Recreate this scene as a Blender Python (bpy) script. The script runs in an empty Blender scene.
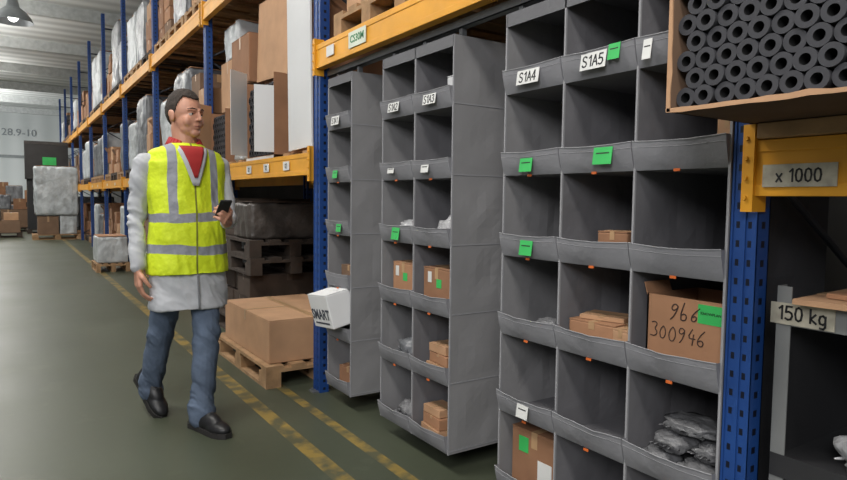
import bpy, bmesh, math, random
from mathutils import Vector, Matrix, noise
random.seed(7)
scene=bpy.context.scene
COL=scene.collection
scene.view_settings.view_transform='Standard'
# ------------------------------------------------------------------ helpers
def lin(c):
    return tuple(((x/255)/12.92 if x/255<=0.04045 else ((x/255+0.055)/1.055)**2.4) for x in c)
MATS={}
def mat(name,rgb,rough=0.7,nscale=8,namt=0.15,bump=0.0,bscale=40,metal=0.0,alpha=1.0,spec=0.5):
    key=name
    if key in MATS: return MATS[key]
    m=bpy.data.materials.new(name); m.use_nodes=True
    nt=m.node_tree; b=nt.nodes['Principled BSDF']
    c=lin(rgb)
    tc=nt.nodes.new('ShaderNodeTexCoord')
    n=nt.nodes.new('ShaderNodeTexNoise'); n.inputs['Scale'].default_value=nscale; n.inputs['Detail'].default_value=4
    nt.links.new(tc.outputs['Object'],n.inputs['Vector'])
    r=nt.nodes.new('ShaderNodeValToRGB')
    r.color_ramp.elements[0].position=0.3; r.color_ramp.elements[1].position=0.7
    r.color_ramp.elements[0].color=(*[x*(1-namt) for x in c],1)
    r.color_ramp.elements[1].color=(*[min(1,x*(1+namt)) for x in c],1)
    nt.links.new(n.outputs['Fac'],r.inputs['Fac'])
    nt.links.new(r.outputs['Color'],b.inputs['Base Color'])
    b.inputs['Roughness'].default_value=rough
    b.inputs['Metallic'].default_value=metal
    b.inputs['Alpha'].default_value=alpha
    b.inputs['Specular IOR Level'].default_value=spec
    if bump>0:
        n2=nt.nodes.new('ShaderNodeTexNoise'); n2.inputs['Scale'].default_value=bscale; n2.inputs['Detail'].default_value=5
        nt.links.new(tc.outputs['Object'],n2.inputs['Vector'])
        bp=nt.nodes.new('ShaderNodeBump'); bp.inputs['Strength'].default_value=bump; bp.inputs['Distance'].default_value=0.02
        nt.links.new(n2.outputs['Fac'],bp.inputs['Height']); nt.links.new(bp.outputs['Normal'],b.inputs['Normal'])
    MATS[key]=m; return m
class NG:
    def __init__(s,m):
        s.nt=m.node_tree
        s.tc=s.nt.nodes.new('ShaderNodeTexCoord'); sp=s.nt.nodes.new('ShaderNodeSeparateXYZ')
        s.nt.links.new(s.tc.outputs['Object'],sp.inputs[0]); s.x,s.y,s.z=sp.outputs
    def m(s,op,a,b=0.0,c=0.0):
        n=s.nt.nodes.new('ShaderNodeMath'); n.operation=op
        for i,v in enumerate((a,b,c)):
            if isinstance(v,(int,float)): n.inputs[i].default_value=v
            else: s.nt.links.new(v,n.inputs[i])
        return n.outputs[0]
    def noise(s,scale,detail=4):
        n=s.nt.nodes.new('ShaderNodeTexNoise'); n.inputs['Scale'].default_value=scale; n.inputs['Detail'].default_value=detail
        s.nt.links.new(s.tc.outputs['Object'],n.inputs['Vector']); return n.outputs['Fac']
    def mix(s,f,a,b):
        n=s.nt.nodes.new('ShaderNodeMix'); n.data_type='RGBA'
        for i,v in ((0,f),(6,a),(7,b)):
            if isinstance(v,(int,float)): n.inputs[i].default_value=v
            elif isinstance(v,tuple): n.inputs[i].default_value=(*v,1)
            else: s.nt.links.new(v,n.inputs[i])
        return n.outputs[2]
    def base(s,c): s.nt.links.new(c,s.nt.nodes['Principled BSDF'].inputs['Base Color'])

class MB:
    def __init__(s): s.v=[];s.f=[];s.m=[]
    def add(s,vs,fs,m=0):
        o=len(s.v); s.v+= [tuple(v) for v in vs]; s.f+=[tuple(i+o for i in f) for f in fs]; s.m+=[m]*len(fs); return s
    def box(s,x0,x1,y0,y1,z0,z1,m=0,M=None):
        vs=[Vector((x,y,z)) for x in (x0,x1) for y in (y0,y1) for z in (z0,z1)]
        if M: vs=[M@v for v in vs]
        return s.add(vs,[(0,1,3,2),(4,6,7,5),(0,4,5,1),(2,3,7,6),(0,2,6,4),(1,5,7,3)],m)
    def cone(s,p0,p1,r0,r1,n=16,m=0,cap=True):
        p0=Vector(p0);p1=Vector(p1);d=(p1-p0).normalized()
        a=d.orthogonal().normalized(); b=d.cross(a)
        vs=[];fs=[]
        for p,r in ((p0,r0),(p1,r1)):
            for i in range(n):
                t=2*math.pi*i/n; vs.append(p+a*math.cos(t)*r+b*math.sin(t)*r)
        for i in range(n): j=(i+1)%n; fs.append((i,j,n+j,n+i))
        if cap: fs.append(tuple(range(n-1,-1,-1))); fs.append(tuple(range(n,2*n)))
        return s.add(vs,fs,m)
    def sph(s,c,r,axes=None,nu=16,nv=10,m=0):
        c=Vector(c)
        if isinstance(r,(int,float)): r=(r,r,r)
        ax=axes or (Vector((1,0,0)),Vector((0,1,0)),Vector((0,0,1)))
        vs=[c+ax[2]*r[2]];fs=[]
        for j in range(1,nv):
            ph=math.pi*j/nv
            for i in range(nu):
                t=2*math.pi*i/nu
                vs.append(c+ax[0]*r[0]*math.sin(ph)*math.cos(t)+ax[1]*r[1]*math.sin(ph)*math.sin(t)+ax[2]*r[2]*math.cos(ph))
        vs.append(c-ax[2]*r[2]); L=len(vs)-1
        for i in range(nu): k=(i+1)%nu; fs.append((0,1+i,1+k)); fs.append((L,1+(nv-2)*nu+k,1+(nv-2)*nu+i))
        for j in range(nv-2):
            for i in range(nu):
                k=(i+1)%nu; a=1+j*nu; b=a+nu
                fs.append((a+i,b+i,b+k,a+k))
        return s.add(vs,fs,m)
    def limb(s,pts,m=0):
        for i,(p,r) in enumerate(pts):
            s.sph(p,r,m=m)
            if i: s.cone(pts[i-1][0],p,pts[i-1][1],r,m=m)
        return s
    def loft(s,rings,n=28,m=0,power=1.0):
        vs=[];fs=[]
        for c,A,B in rings:
            for i in range(n):
                t=2*math.pi*i/n; ca,sa=math.cos(t),math.sin(t)
                ca=math.copysign(abs(ca)**power,ca); sa=math.copysign(abs(sa)**power,sa)
                vs.append(Vector(c)+A*ca+B*sa)
        for k in range(len(rings)-1):
            for i in range(n):
                j=(i+1)%n; fs.append((k*n+i,k*n+j,(k+1)*n+j,(k+1)*n+i))
        fs.append(tuple(range(n-1,-1,-1))); fs.append(tuple(range((len(rings)-1)*n,len(rings)*n)))
        return s.add(vs,fs,m)
    def mesh(s,name,mats,smooth=False):
        me=bpy.data.meshes.new(name); me.from_pydata(s.v,[],s.f)
        for m in (mats if isinstance(mats,(list,tuple)) else [mats]): me.materials.append(m)
        me.polygons.foreach_set('material_index',s.m)
        me.update()
        bm=bmesh.new(); bm.from_mesh(me); bmesh.ops.recalc_face_normals(bm,faces=bm.faces); bm.to_mesh(me); bm.free()
        if smooth: me.polygons.foreach_set('use_smooth',[True]*len(me.polygons))
        return me
def empty(name,loc,label,cat,rot=0,group=None,R=None):
    o=bpy.data.objects.new(name,None); COL.objects.link(o); o.empty_display_size=.1
    o.location=loc; o.rotation_euler=R if R else (0,0,rot)
    o['label']=label; o['category']=cat
    if group: o['group']=group
    return o
def part(name,me,parent,label=None,bevel=0,loc=(0,0,0),rot=(0,0,0)):
    o=bpy.data.objects.new(name,me); COL.objects.link(o); o.parent=parent
    o.location=loc; o.rotation_euler=rot
    if label: o['label']=label
    if bevel:
        b=o.modifiers.new('b','BEVEL'); b.width=bevel; b.segments=2; b.limit_method='ANGLE'
    return o
def top(name,me,label,cat,loc=(0,0,0),rot=(0,0,0),group=None,bevel=0,kind=None):
    o=part(name,me,None,None,bevel,loc,rot); o['label']=label; o['category']=cat
    if group: o['group']=group
    if kind: o['kind']=kind
    return o
def struct(name,me):
    o=bpy.data.objects.new(name,me); COL.objects.link(o); o['kind']='structure'; return o
def copy_tree(src,loc,rotz=None):
    n=src.copy(); COL.objects.link(n); n.location=loc
    if rotz is not None: n.rotation_euler=(0,0,rotz)
    def rec(s,p):
        for c in list(s.children):
            if c==n: continue
            k=c.copy(); COL.objects.link(k); k.parent=p; rec(c,k)
    rec(src,n); return n
TXT={}
def text_mesh(body,size,material,bold=0.0):
    k=(body,size,material.name)
    if k in TXT: return TXT[k]
    cu=bpy.data.curves.new('lettering','FONT'); cu.body=body; cu.size=size; cu.align_x='CENTER'; cu.align_y='CENTER'
    cu.extrude=0.0004; cu.offset=bold; cu.resolution_u=3
    o=bpy.data.objects.new('tmp_text',cu); COL.objects.link(o)
    bpy.context.view_layer.update()
    dg=bpy.context.evaluated_depsgraph_get()
    me=bpy.data.meshes.new_from_object(o.evaluated_get(dg)); me.name='lettering'
    me.materials.clear(); me.materials.append(material)
    bpy.data.objects.remove(o); TXT[k]=me; return me
MX=Matrix(((0,0,-1),(-1,0,0),(0,1,0)))
MXe=MX.to_euler()
MYe=Matrix(((1,0,0),(0,0,-1),(0,1,0))).to_euler()
def letter(body,size,material,parent,loc,rot=None,bold=0.0):
    return part('lettering',text_mesh(body,size,material,bold),parent,None,0,loc,rot if rot is not None else MXe)
STROKES={'3':[(.05,.9,.3,1,.5,.8,.25,.55,.55,.35,.4,.05,0,.08)],'0':[(.3,1,.05,.7,.05,.25,.3,0,.55,.25,.52,.75,.3,1)],
'9':[(.5,.8,.25,.98,.05,.75,.2,.52,.45,.65,.5,.85,.42,.3,.2,0)],'4':[(.35,1,.02,.4,.6,.42),(.45,.7,.42,0)],'6':[(.5,1,.15,.6,.05,.2,.3,0,.52,.2,.35,.45,.1,.3)],
'b':[(.1,1.05,.05,.1,.4,0,.5,.25,.3,.45,.08,.3)]}
PRINT={'S':[(.5,.86,.42,.96,.27,1,.1,.94,.04,.78,.1,.6,.27,.52,.44,.44,.52,.25,.44,.06,.27,0,.1,.04,.02,.16)],
'1':[(.12,.78,.34,1,.34,0)],'A':[(0,0,.28,1,.56,0),(.1,.35,.46,.35)],
'2':[(.04,.78,.12,.95,.28,1,.46,.93,.5,.75,.42,.55,.02,0,.54,0)],
'3':[(.04,.88,.2,1,.4,.96,.48,.78,.38,.58,.22,.53),(.22,.53,.42,.48,.52,.28,.42,.06,.22,0,.02,.12)],
'4':[(.4,0,.4,1,.0,.3,.56,.3)],'5':[(.48,1,.1,1,.06,.55,.26,.62,.46,.52,.52,.3,.42,.06,.22,0,.02,.1)],
'0':[(.27,1,.1,.9,.03,.5,.1,.1,.27,0,.44,.1,.51,.5,.44,.9,.27,1)],'x':[(.05,.65,.48,0),(.48,.65,.05,0)],
'k':[(.06,1,.06,0),(.42,.66,.08,.3,.46,0)],'g':[(.46,.62,.46,-.15,.34,-.3,.1,-.26),(.46,.5,.3,.66,.1,.58,.04,.33,.1,.08,.3,.02,.46,.15)],' ':[]}
ADV={'1':.56,' ':.34,'k':.62,'g':.66,'x':.64}
def signtext(txt,h,m):
    k=('sign',txt,h,m.name)
    if k in TXT: return TXT[k]
    tot=sum(ADV.get(c,.70) for c in txt)*h-.14*h; mb=MB(); y=tot/2; t=.072*h
    for i,ch in enumerate(txt):
        for n,st in enumerate(PRINT[ch]):
            P=[Vector((0,y-st[j]*h,(st[j+1]-.5)*h)) for j in range(0,len(st),2)]
            for a,b in zip(P,P[1:]):
                d=(b-a).normalized(); s=Vector((0,-d.z,d.y))*t; e=d*t*.6; u=Vector((.0002*(i%2)+.0001*n,0,0))
                vs=[a-e-s,b+e-s,b+e+s,a-e+s]; vs=[v-Vector((.0005,0,0))-u for v in vs]+[v+Vector((.0003,0,0)) for v in vs]
                mb.add(vs,[(0,1,2,3),(7,6,5,4),(0,4,5,1),(1,5,6,2),(2,6,7,3),(3,7,4,0)])
        y-=ADV.get(ch,.70)*h
    TXT[k]=mb.mesh('lettering',m); return TXT[k]
def sign(txt,h,m,parent,loc): return part('lettering',signtext(txt,h,m),parent,loc=loc)
def handwrite(txt,h,parent,x,yc,zc,m,slant=.15):
    W=.72*h; y0=yc+W*len(txt)/2; mb=MB(); rr=random.Random(len(txt))
    for i,ch in enumerate(txt):
        dz=rr.uniform(-.08,.08)*h; sc=rr.uniform(.85,1.18)
        for st in STROKES[ch]:
            P=[Vector((x,y0-W*i-(st[k]*h*.95*sc+slant*st[k+1]*h*.6),zc+dz+st[k+1]*h*sc)) for k in range(0,len(st),2)]
            Q=[P[0]]
            for a,b in zip(P,P[1:]): Q+=[a.lerp(b,.3),a.lerp(b,.7)]
            Q.append(P[-1])
            for a,b in zip(Q,Q[1:]):
                if (b-a).length>1e-4: mb.cone(a,b,h*.042,h*.042,6)
    return part('handwriting',mb.mesh('handwriting',m),parent)
def remesh(mb,name,mats,voxel,it=6,fac=.5,disp=None):
    me=mb.mesh(name,mats); o=bpy.data.objects.new('tmp',me); COL.objects.link(o)
    r=o.modifiers.new('r','REMESH'); r.mode='VOXEL'; r.voxel_size=voxel; r.use_smooth_shade=True
    s=o.modifiers.new('s','SMOOTH'); s.factor=fac; s.iterations=it
    bpy.context.view_layer.update(); dg=bpy.context.evaluated_depsgraph_get()
    n=bpy.data.meshes.new_from_object(o.evaluated_get(dg)); n.name=name
    if not n.materials:
        for m in (mats if isinstance(mats,(list,tuple)) else [mats]): n.materials.append(m)
    n.polygons.foreach_set('use_smooth',[True]*len(n.polygons))
    if disp:
        nr=[v.normal.copy() for v in n.vertices]
        for v,q in zip(n.vertices,nr): v.co=v.co+q*disp(v.co)
        n.update()
    bpy.data.objects.remove(o); return n
# ------------------------------------------------------------------ materials
M_black=mat('ink_black',(28,28,30),.6)
M_white=mat('label_white',(215,215,212),.6,namt=.04)
M_green=mat('label_green',(56,180,90),.6,namt=.06)
M_orange_tab=mat('tab_orange',(205,100,40),.6)
M_fab=mat('fabric_grey',(104,104,107),.9,5,.06,.12,60)
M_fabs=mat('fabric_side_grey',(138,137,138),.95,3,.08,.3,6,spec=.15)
M_fabd=mat('fabric_side_shadow',(58,58,61),.9,3,.09,.25,7)  # darker copy of the side fabric, shade painted into its colour
M_fabin=mat('fabric_inner',(116,115,118),.95,4,.10,.25,10,spec=.15)
M_lip=mat('fabric_pocket',(133,133,137),.95,6,.08,.3,13,spec=.15)
M_bind=mat('fabric_binding',(146,146,149),.85,6,.06)
M_card=[mat('cardboard_a',(168,124,92),.85,6,.10,.05,30),mat('cardboard_b',(146,106,78),.85,6,.12,.05,30),mat('cardboard_c',(184,144,110),.85,6,.10,.05,30),mat('cardboard_d',(124,98,78),.85,6,.12,.05,30),mat('cardboard_dim',(66,53,44),.9,6,.25,.05,30)]  # the last, cardboard_dim, carries the shade under the beam in its colour
M_cardin=mat('cardboard_inside',(120,88,64),.9)
M_tape=mat('packing_tape',(178,144,108),.35,6,.05)
M_taped=mat('packing_tape_dim',(78,64,54),.5,6,.05)  # tape for the dim cartons, darkened with the same painted shade
M_wood=mat('pallet_wood',(160,127,92),.85,12,.25,.15,50)
M_woodd=mat('pallet_wood_dark',(62,52,45),.9,12,.25,.15,50)
M_steel=mat('galvanised_steel',(120,122,124),.45,10,.12,metal=.5)
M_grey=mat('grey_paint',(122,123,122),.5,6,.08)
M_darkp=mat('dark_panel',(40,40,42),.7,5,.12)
M_whitebox=mat('white_carton',(202,203,204),.7,4,.07)
M_wrap=mat('stretch_wrap',(184,188,190),.35,5,.26,1.0,12,spec=.6)
M_wrapd=mat('stretch_wrap_dark',(110,112,116),.3,5,.3,.6,14,spec=.7)
M_foam=mat('foam_tube',(60,60,64),.85,20,.10)
M_foamd=mat('foam_tube_bore',(9,9,10),.95)
M_packet=mat('grey_packet',(112,112,114),.4,7,.3,.7,24,spec=.6)
M_clearbag=mat('clear_bag',(170,170,172),.25,8,.2,.6,35,spec=.8)
M_darkcrate=mat('dark_crate',(48,46,46),.6,6,.15)
M_beam=mat('beam_yellow',(222,156,36),.5,5,.10)
M_brace=mat('brace_dark',(48,52,60),.6)
def post_mat():
    m=bpy.data.materials.new('upright_blue'); m.use_nodes=True; g=NG(m)
    zz=g.m('MODULO',g.z,.05); a=g.m('COMPARE',zz,.025,.009)
    y1=g.m('COMPARE',g.m('ABSOLUTE',g.y),.016,.005)
    x1=g.m('COMPARE',g.m('ABSOLUTE',g.x),.004,.0045)
    h=g.m('MULTIPLY',a,g.m('MAXIMUM',y1,g.m('MULTIPLY',x1,g.m('GREATER_THAN',g.m('ABSOLUTE',g.y),.034))))
    n=g.noise(6); c=g.mix(n,lin((22,54,112)),lin((34,76,142)))
    g.base(g.mix(h,c,lin((10,16,34)))); m.node_tree.nodes['Principled BSDF'].inputs['Roughness'].default_value=.45
    return m
M_blue=post_mat()
def floor_mat():
    m=bpy.data.materials.new('concrete_floor'); m.use_nodes=True; g=NG(m)
    n1=g.noise(.9,6); n2=g.noise(14,6); n3=g.noise(3.0,8)
    c=g.mix(n1,lin((60,65,52)),lin((86,91,75)))
    c=g.mix(g.m('MULTIPLY',n2,.22),c,lin((48,52,42)))
    st=g.m('MULTIPLY',g.m('GREATER_THAN',n3,.62),.10)
    c=g.mix(st,c,lin((104,108,90)))
    wear=g.noise(9,10)
    wr=g.m('MULTIPLY',g.m('SUBTRACT',wear,.38),3.0); wr=g.m('MINIMUM',g.m('MAXIMUM',wr,.08),.62)
    l1=g.m('COMPARE',g.x,1.19,.042)
    l2=g.m('MULTIPLY',g.m('COMPARE',g.x,1.44,.03),g.m('LESS_THAN',g.y,4.3))
    l=g.m('MULTIPLY',g.m('MAXIMUM',l1,l2),wr)
    g.base(g.mix(l,c,lin((170,140,64))))
    b=m.node_tree.nodes['Principled BSDF']
    rr=g.m('ADD',g.m('MULTIPLY',n1,.2),.32); m.node_tree.links.new(rr,b.inputs['Roughness']); b.inputs['Specular IOR Level'].default_value=.35
    return m
def corr_mat(name,c1,c2,axis,freq):
    m=bpy.data.materials.new(name); m.use_nodes=True; g=NG(m)
    a=g.x if axis=='x' else g.y
    s=g.m('SINE',g.m('MULTIPLY',a,freq)); s=g.m('ADD',g.m('MULTIPLY',s,.5),.5)
    g.base(g.mix(s,lin(c1),lin(c2))); m.node_tree.nodes['Principled BSDF'].inputs['Roughness'].default_value=.7
    return m
# ------------------------------------------------------------------ camera
CZ=1.23
psi=math.radians(33.3); pit=math.atan(40/627); rol=math.radians(.7)
rt=Vector((math.cos(psi),-math.sin(psi),0)); fw=Vector((math.sin(psi)*math.cos(pit),math.cos(psi)*math.cos(pit),-math.sin(pit)))
up=rt.cross(fw)
r2=rt*math.cos(rol)+up*math.sin(rol); u2=up*math.cos(rol)-rt*math.sin(rol)
cam=bpy.data.cameras.new('camera'); cam.sensor_width=36; cam.lens=627/847*36; cam.clip_start=.05
co=bpy.data.objects.new('camera',cam); COL.objects.link(co)
co.matrix_world=Matrix((( r2.x,u2.x,-fw.x,0),(r2.y,u2.y,-fw.y,0),(r2.z,u2.z,-fw.z,CZ),(0,0,0,1))); scene.camera=co
# ------------------------------------------------------------------ structure
struct('floor',MB().box(-8,4.4,-4,42,-.1,0).mesh('floor',floor_mat()))
struct('ceiling',MB().box(-8,4.4,-4,42,5.9,6.0).mesh('ceiling',corr_mat('roof_sheet',(192,194,192),(228,230,228),'y',9)))
struct('wall_back',MB().box(-8,4.4,42,42.1,0,6).mesh('wall_back',corr_mat('wall_panel',(200,204,202),(214,217,215),'x',6)))
struct('wall_right',MB().box(4.3,4.4,-4,42,0,6).mesh('wall_right',mat('wall_dark',(70,68,66),.9,2,.15)))
struct('wall_left',MB().box(-8,-7.9,8,42,0,6).mesh('wall_left',mat('wall_light',(180,180,176),.9,2,.08)))
for i in range(9):
    y=5+i*4.4
    struct('trim_%d'%(i+1),MB().box(-7.9,4.3,y-.07,y+.07,5.6,5.9).mesh('trim',mat('roof_beam',(182,184,182),.7)))
struct('trim_10',MB().box(-7.9,4.3,41.9,42,3.3,3.45).mesh('trim',mat('rail_grey',(140,144,144),.7)))
wt=text_mesh('28.9-10',.55,mat('wall_ink',(140,145,148),.8))
o=struct('trim_11',wt.copy()); o.rotation_euler=MYe; o.location=(.45,41.95,4.7)
M_em=bpy.data.materials.new('lamp_glow'); M_em.use_nodes=True
_b=M_em.node_tree.nodes['Principled BSDF']; _b.inputs['Emission Color'].default_value=(1,.98,.94,1); _b.inputs['Emission Strength'].default_value=6
_g=NG(M_em); _g.base(_g.mix(_g.noise(3),(.9,.9,.88),(1,1,1)))
for y in (-1.0,3.2,7.6,12,16.4,20.8,27,34):
    x=-.9
    e=empty('ceiling_lamp',(x,y,5.2),'long white fluorescent strip light hanging under the roof','lamp',group='strip lights over the aisle')
    part('housing',MB().box(-.09,.09,-.75,.75,.03,.09).box(-.01,.01,-.6,-.58,.09,.7).box(-.01,.01,.58,.6,.09,.7).mesh('housing',M_whitebox),e)
    part('tube',MB().cone((-.04,-.72,.01),(-.04,.72,.01),.018,.018,10).cone((.04,-.72,.01),(.04,.72,.01),.018,.018,10).mesh('tube',M_em),e)
    L=bpy.data.lights.new('lamp_light','AREA'); L.shape='RECTANGLE'; L.size=.8; L.size_y=1.8; L.energy=145 if y<5 else (90 if y<18 else 140); L.color=(1,.97,.92)
    lo=bpy.data.objects.new('lamp_light',L); COL.objects.link(lo); lo.location=(x,y,5.15)
    if y>7:
        L=bpy.data.lights.new('roof_fill','AREA'); L.shape='RECTANGLE'; L.size=.8; L.size_y=1.8; L.energy=110; L.color=(1,.99,.96)  # added upward fill that brightens the roof, outside any fixture
        lo=bpy.data.objects.new('roof_fill',L); COL.objects.link(lo); lo.location=(x-.6,y,4.3); lo.rotation_euler=(math.pi,0,0)
e=empty('ceiling_lamp',(.12,15.5,4.75),'dark bell-shaped high bay lamp hanging over the aisle','lamp')
sv=MB(); prof=[(.36,0),(.33,.08),(.24,.2),(.12,.3),(.09,.45)]; n=24; vs=[];fs=[]
for r,z in prof:
    for i in range(n): a=2*math.pi*i/n; vs.append((r*math.cos(a),r*math.sin(a),z))
for k in range(4):
    for i in range(n): j=(i+1)%n; fs.append((k*n+i,k*n+j,(k+1)*n+j,(k+1)*n+i))
fs.append(tuple(range(4*n,5*n)))
part('lamp_shade',sv.add(vs,fs).mesh('lamp_shade',mat('lamp_shade_grey',(110,114,116),.4),True),e)
part('bulb',MB().sph((0,0,.12),(.1,.1,.12)).mesh('bulb',M_em,True),e)
part('suspension_rod',MB().cone((0,0,.44),(0,0,1.15),.015,.015,8).mesh('suspension_rod',M_steel),e)
def area(loc,target,size,en,col):
    L=bpy.data.lights.new('area_fill','AREA'); L.size=size; L.energy=en; L.color=col  # unseen soft area fill aimed at a target, no window behind it
    lo=bpy.data.objects.new('area_fill',L); COL.objects.link(lo); lo.location=loc
    lo.rotation_euler=(Vector(target)-Vector(loc)).to_track_quat('-Z','Y').to_euler()
area((-4.0,-2.2,4.0),(1.6,2.4,1),2.2,225,(.98,.98,1))
area((-4,18,5),(1.5,16,1.5),4,110,(.95,.98,1))
area((-4,33,3),(0,42,3.5),4,420,(.95,.98,1))
w=bpy.data.worlds.new('world'); scene.world=w; w.use_nodes=True
w.node_tree.nodes['Background'].inputs[0].default_value=(.86,.88,.92,1); w.node_tree.nodes['Background'].inputs[1].default_value=.25
# ------------------------------------------------------------------ rack
posts=[-1.78,.913,3.665,6.34,9.0,11.7,14.4,17.1,19.8,22.5,25.2,27.9]
PH=4.9
def onepost(front,a):
    m=MB(); s=-1 if front else 1; b=.03
    m.box(-b,b,-a,-a+.004,0,PH).box(-b,b,a-.004,a,0,PH)
    m.box(min(s*b,s*(b-.004)),max(s*b,s*(b-.004)),-a,a,0,PH)
    m.box(min(-s*b,-s*(b-.004)),max(-s*b,-s*(b-.004)),-a,-a+.015,0,PH).box(min(-s*b,-s*(b-.004)),max(-s*b,-s*(b-.004)),a-.015,a,0,PH)
    m.box(min(s*b,s*(b+.004)),max(s*b,s*(b+.004)),-.006,.006,0,PH)
    for y in (-a+.003,a-.003): m.box(min(s*b,s*(b+.003)),max(s*b,s*(b+.003)),y-.003,y+.003,0,PH)
    return m.mesh('post',M_blue)
pms={.035:(onepost(True,.035),onepost(False,.035)),.048:(onepost(True,.048),onepost(False,.048))}
br=MB(); z=.2; side=0
while z<4.4:
    br.cone((.03,0,z),(1.0,0,z+.55),.010,.010,8) if side==0 else br.cone((1.0,0,z),(.03,0,z+.55),.010,.010,8)
    z+=.6; side^=1
br.box(.03,1.0,-.012,.012,.16,.18).box(.03,1.0,-.012,.012,4.6,4.63)
mbr=br.mesh('bracing',M_brace)
mfoot=MB().box(-.07,.05,-.034,.034,0,.008).cone((-.055,.02,.008),(-.055,.02,.02),.009,.009,6).mesh('foot_plate',M_steel)
def hw(i): return .035 if i==1 else .048
for i,y in enumerate(posts):
    e=empty('rack_upright',(1.635,y,0),'blue perforated steel pallet rack upright frame','rack upright',group='pallet rack uprights')
    mpf,mpr=pms[hw(i)]
    part('post',mpf,e); part('post',mpr,e,loc=(1.03,0,0)); part('bracing',mbr,e)
    part('foot_plate',mfoot,e); part('foot_plate',mfoot,e,loc=(1.03,0,0))
def beam_mesh(L):
    m=MB().box(-.025,.025,-L/2,L/2,0,.14)
    m.box(-.028,-.025,-L/2,L/2,0,.03).box(-.028,-.025,-L/2,L/2,.11,.14)
    return m.mesh('beam_profile',M_beam)
def conn_mesh():
    m=MB().box(-.03,.03,-.004,.004,-.04,.18).box(-.034,-.028,-.004,.026,-.04,.18)
    for z in (0,.05,.10,.15): m.cone((-.034,.015,z-.005),(-.040,.015,z-.005),.006,.005,8)
    return m.mesh('beam_connector',M_beam)
cm=conn_mesh(); bms={}
BX=1.60
def add_beam(i,z):
    y0,y1=posts[i]+hw(i)+.002,posts[i+1]-hw(i+1)-.002; L=y1-y0
    for x in (BX,2.70):
        e=empty('rack_beam',(x,(y0+y1)/2,z),'orange-yellow steel pallet rack load beam','rack beam',group='load beams of the pallet rack')
        if round(L,3) not in bms: bms[round(L,3)]=beam_mesh(L-.01)
        part('beam_profile',bms[round(L,3)],e,bevel=.004)
        part('beam_connector',cm,e,loc=(-.005,L/2-.002,0)); part('beam_connector',cm,e,loc=(-.005,-L/2+.002,0)).scale=(1,-1,1)
        if x<2: ret=e
    return ret
b0=add_beam(0,1.25); b1=add_beam(1,2.02)
def plate(parent,y,z,w,h,m=M_white,txt=None,size=.04,tm=M_black,world=False):
    if world: y-=parent.location.y
    p=part('label_plate',MB().box(-.033,-.030,y-w/2,y+w/2,z-h/2,z+h/2).mesh('label_plate',m),parent)
    if txt:
        if all(c in PRINT for c in txt): sign(txt,size,tm,p,(-.0333,y,z))
        else: letter(txt,size,tm,p,(-.0336,y,z),bold=.001)
M_plate=mat('plate_grey',(166,160,144),.6,30,.22)
plate(b0,.765,.05,.17,.055,M_plate,'x 1000',.030,world=True)
plate(b1,3.06,.075,.20,.085,mat('plate_pale',(205,212,196),.6),'CS30M',.055,mat('ink_green',(30,120,70),.6),world=True)
plate(b1,3.40,.07,.10,.06,world=True); plate(b1,2.0,.07,.07,.04,world=True)
fb=[]
for i in range(2,len(posts)-1):
    fb.append(add_beam(i,1.38)); add_beam(i,2.92)
for yy in (-.9,-.5,-.1,.6): plate(fb[0],yy,.07,.11,.06,M_white,'01' if yy>0 else '02',.030)
for b in fb[1:5]:
    plate(b,-.5,.07,.1,.05); plate(b,.6,.07,.1,.05)
# ------------------------------------------------------------------ pallets / cartons
def pallet_src(m,label='worn wooden euro pallet',lx=.8,ly=1.2):
    e=empty('wooden_pallet',(0,0,-50),label,'pallet')
    d=MB(); n=5
    for i in range(n):
        x=-lx/2+i*(lx-.12)/(n-1); d.box(x,x+.12 if i%2==0 else x+.1,-ly/2,ly/2,.122,.144)
    for y in (-ly/2,-.05,ly/2-.1): d.box(-lx/2,lx/2,y,y+.1,.1,.122)
    part('deck',d.mesh('deck',m),e)
    for x in (-lx/2,-.05,lx/2-.1):
        r=MB(); r.box(x,x+.1,-ly/2,ly/2,0,.022)
        for y in (-ly/2,-.07,ly/2-.14): r.box(x,x+.1,y,y+.14,.022,.1)
        part('runner',r.mesh('runner',m),e)
    return e
P1=pallet_src(M_wood); P2=pallet_src(M_woodd,label='dark weathered wooden pallet')
def pallet(loc,rot=0,dark=False,group=None,label=None):
    p=copy_tree(P2 if dark else P1,loc,rot)
    if group: p['group']=group
    if label: p['label']=label
    return p
def carton(loc,d,rot=0,ci=0,name='cardboard_box',label='closed brown cardboard box with taped flaps',R=None,m=None,tape=True,group=None):
    dx,dy,dz=d; m=m or M_card[ci]
    e=empty(name,loc,label,'box',rot,group,R)
    part('body',MB().box(-dx/2,dx/2,-dy/2,dy/2,0,dz-.004).mesh('body',m),e,bevel=min(.006,dz*.05))
    g=.003
    for s in (-1,1):
        x0,x1=(g,dx/2) if s>0 else (-dx/2,-g)
        part('flap',MB().box(x0,x1,-dy/2+.001,dy/2-.001,dz-.004,dz).mesh('flap',m),e)
    if tape:
        w=min(.025,dx*.12)
        t=MB().box(-w,w,-dy/2-.001,dy/2+.001,dz,dz+.001).box(-w,w,-dy/2-.001,-dy/2,dz*.7,dz).box(-w,w,dy/2,dy/2+.001,dz*.7,dz)
        t.box(-dx/2-.001,-w+.001,-w*.6,w*.6,dz,dz+.001).box(-dx/2-.001,-dx/2,-w*.6,w*.6,dz*.75,dz)
        part('tape',t.mesh('tape',M_taped if ci==4 else M_tape),e)
    return e
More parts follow.
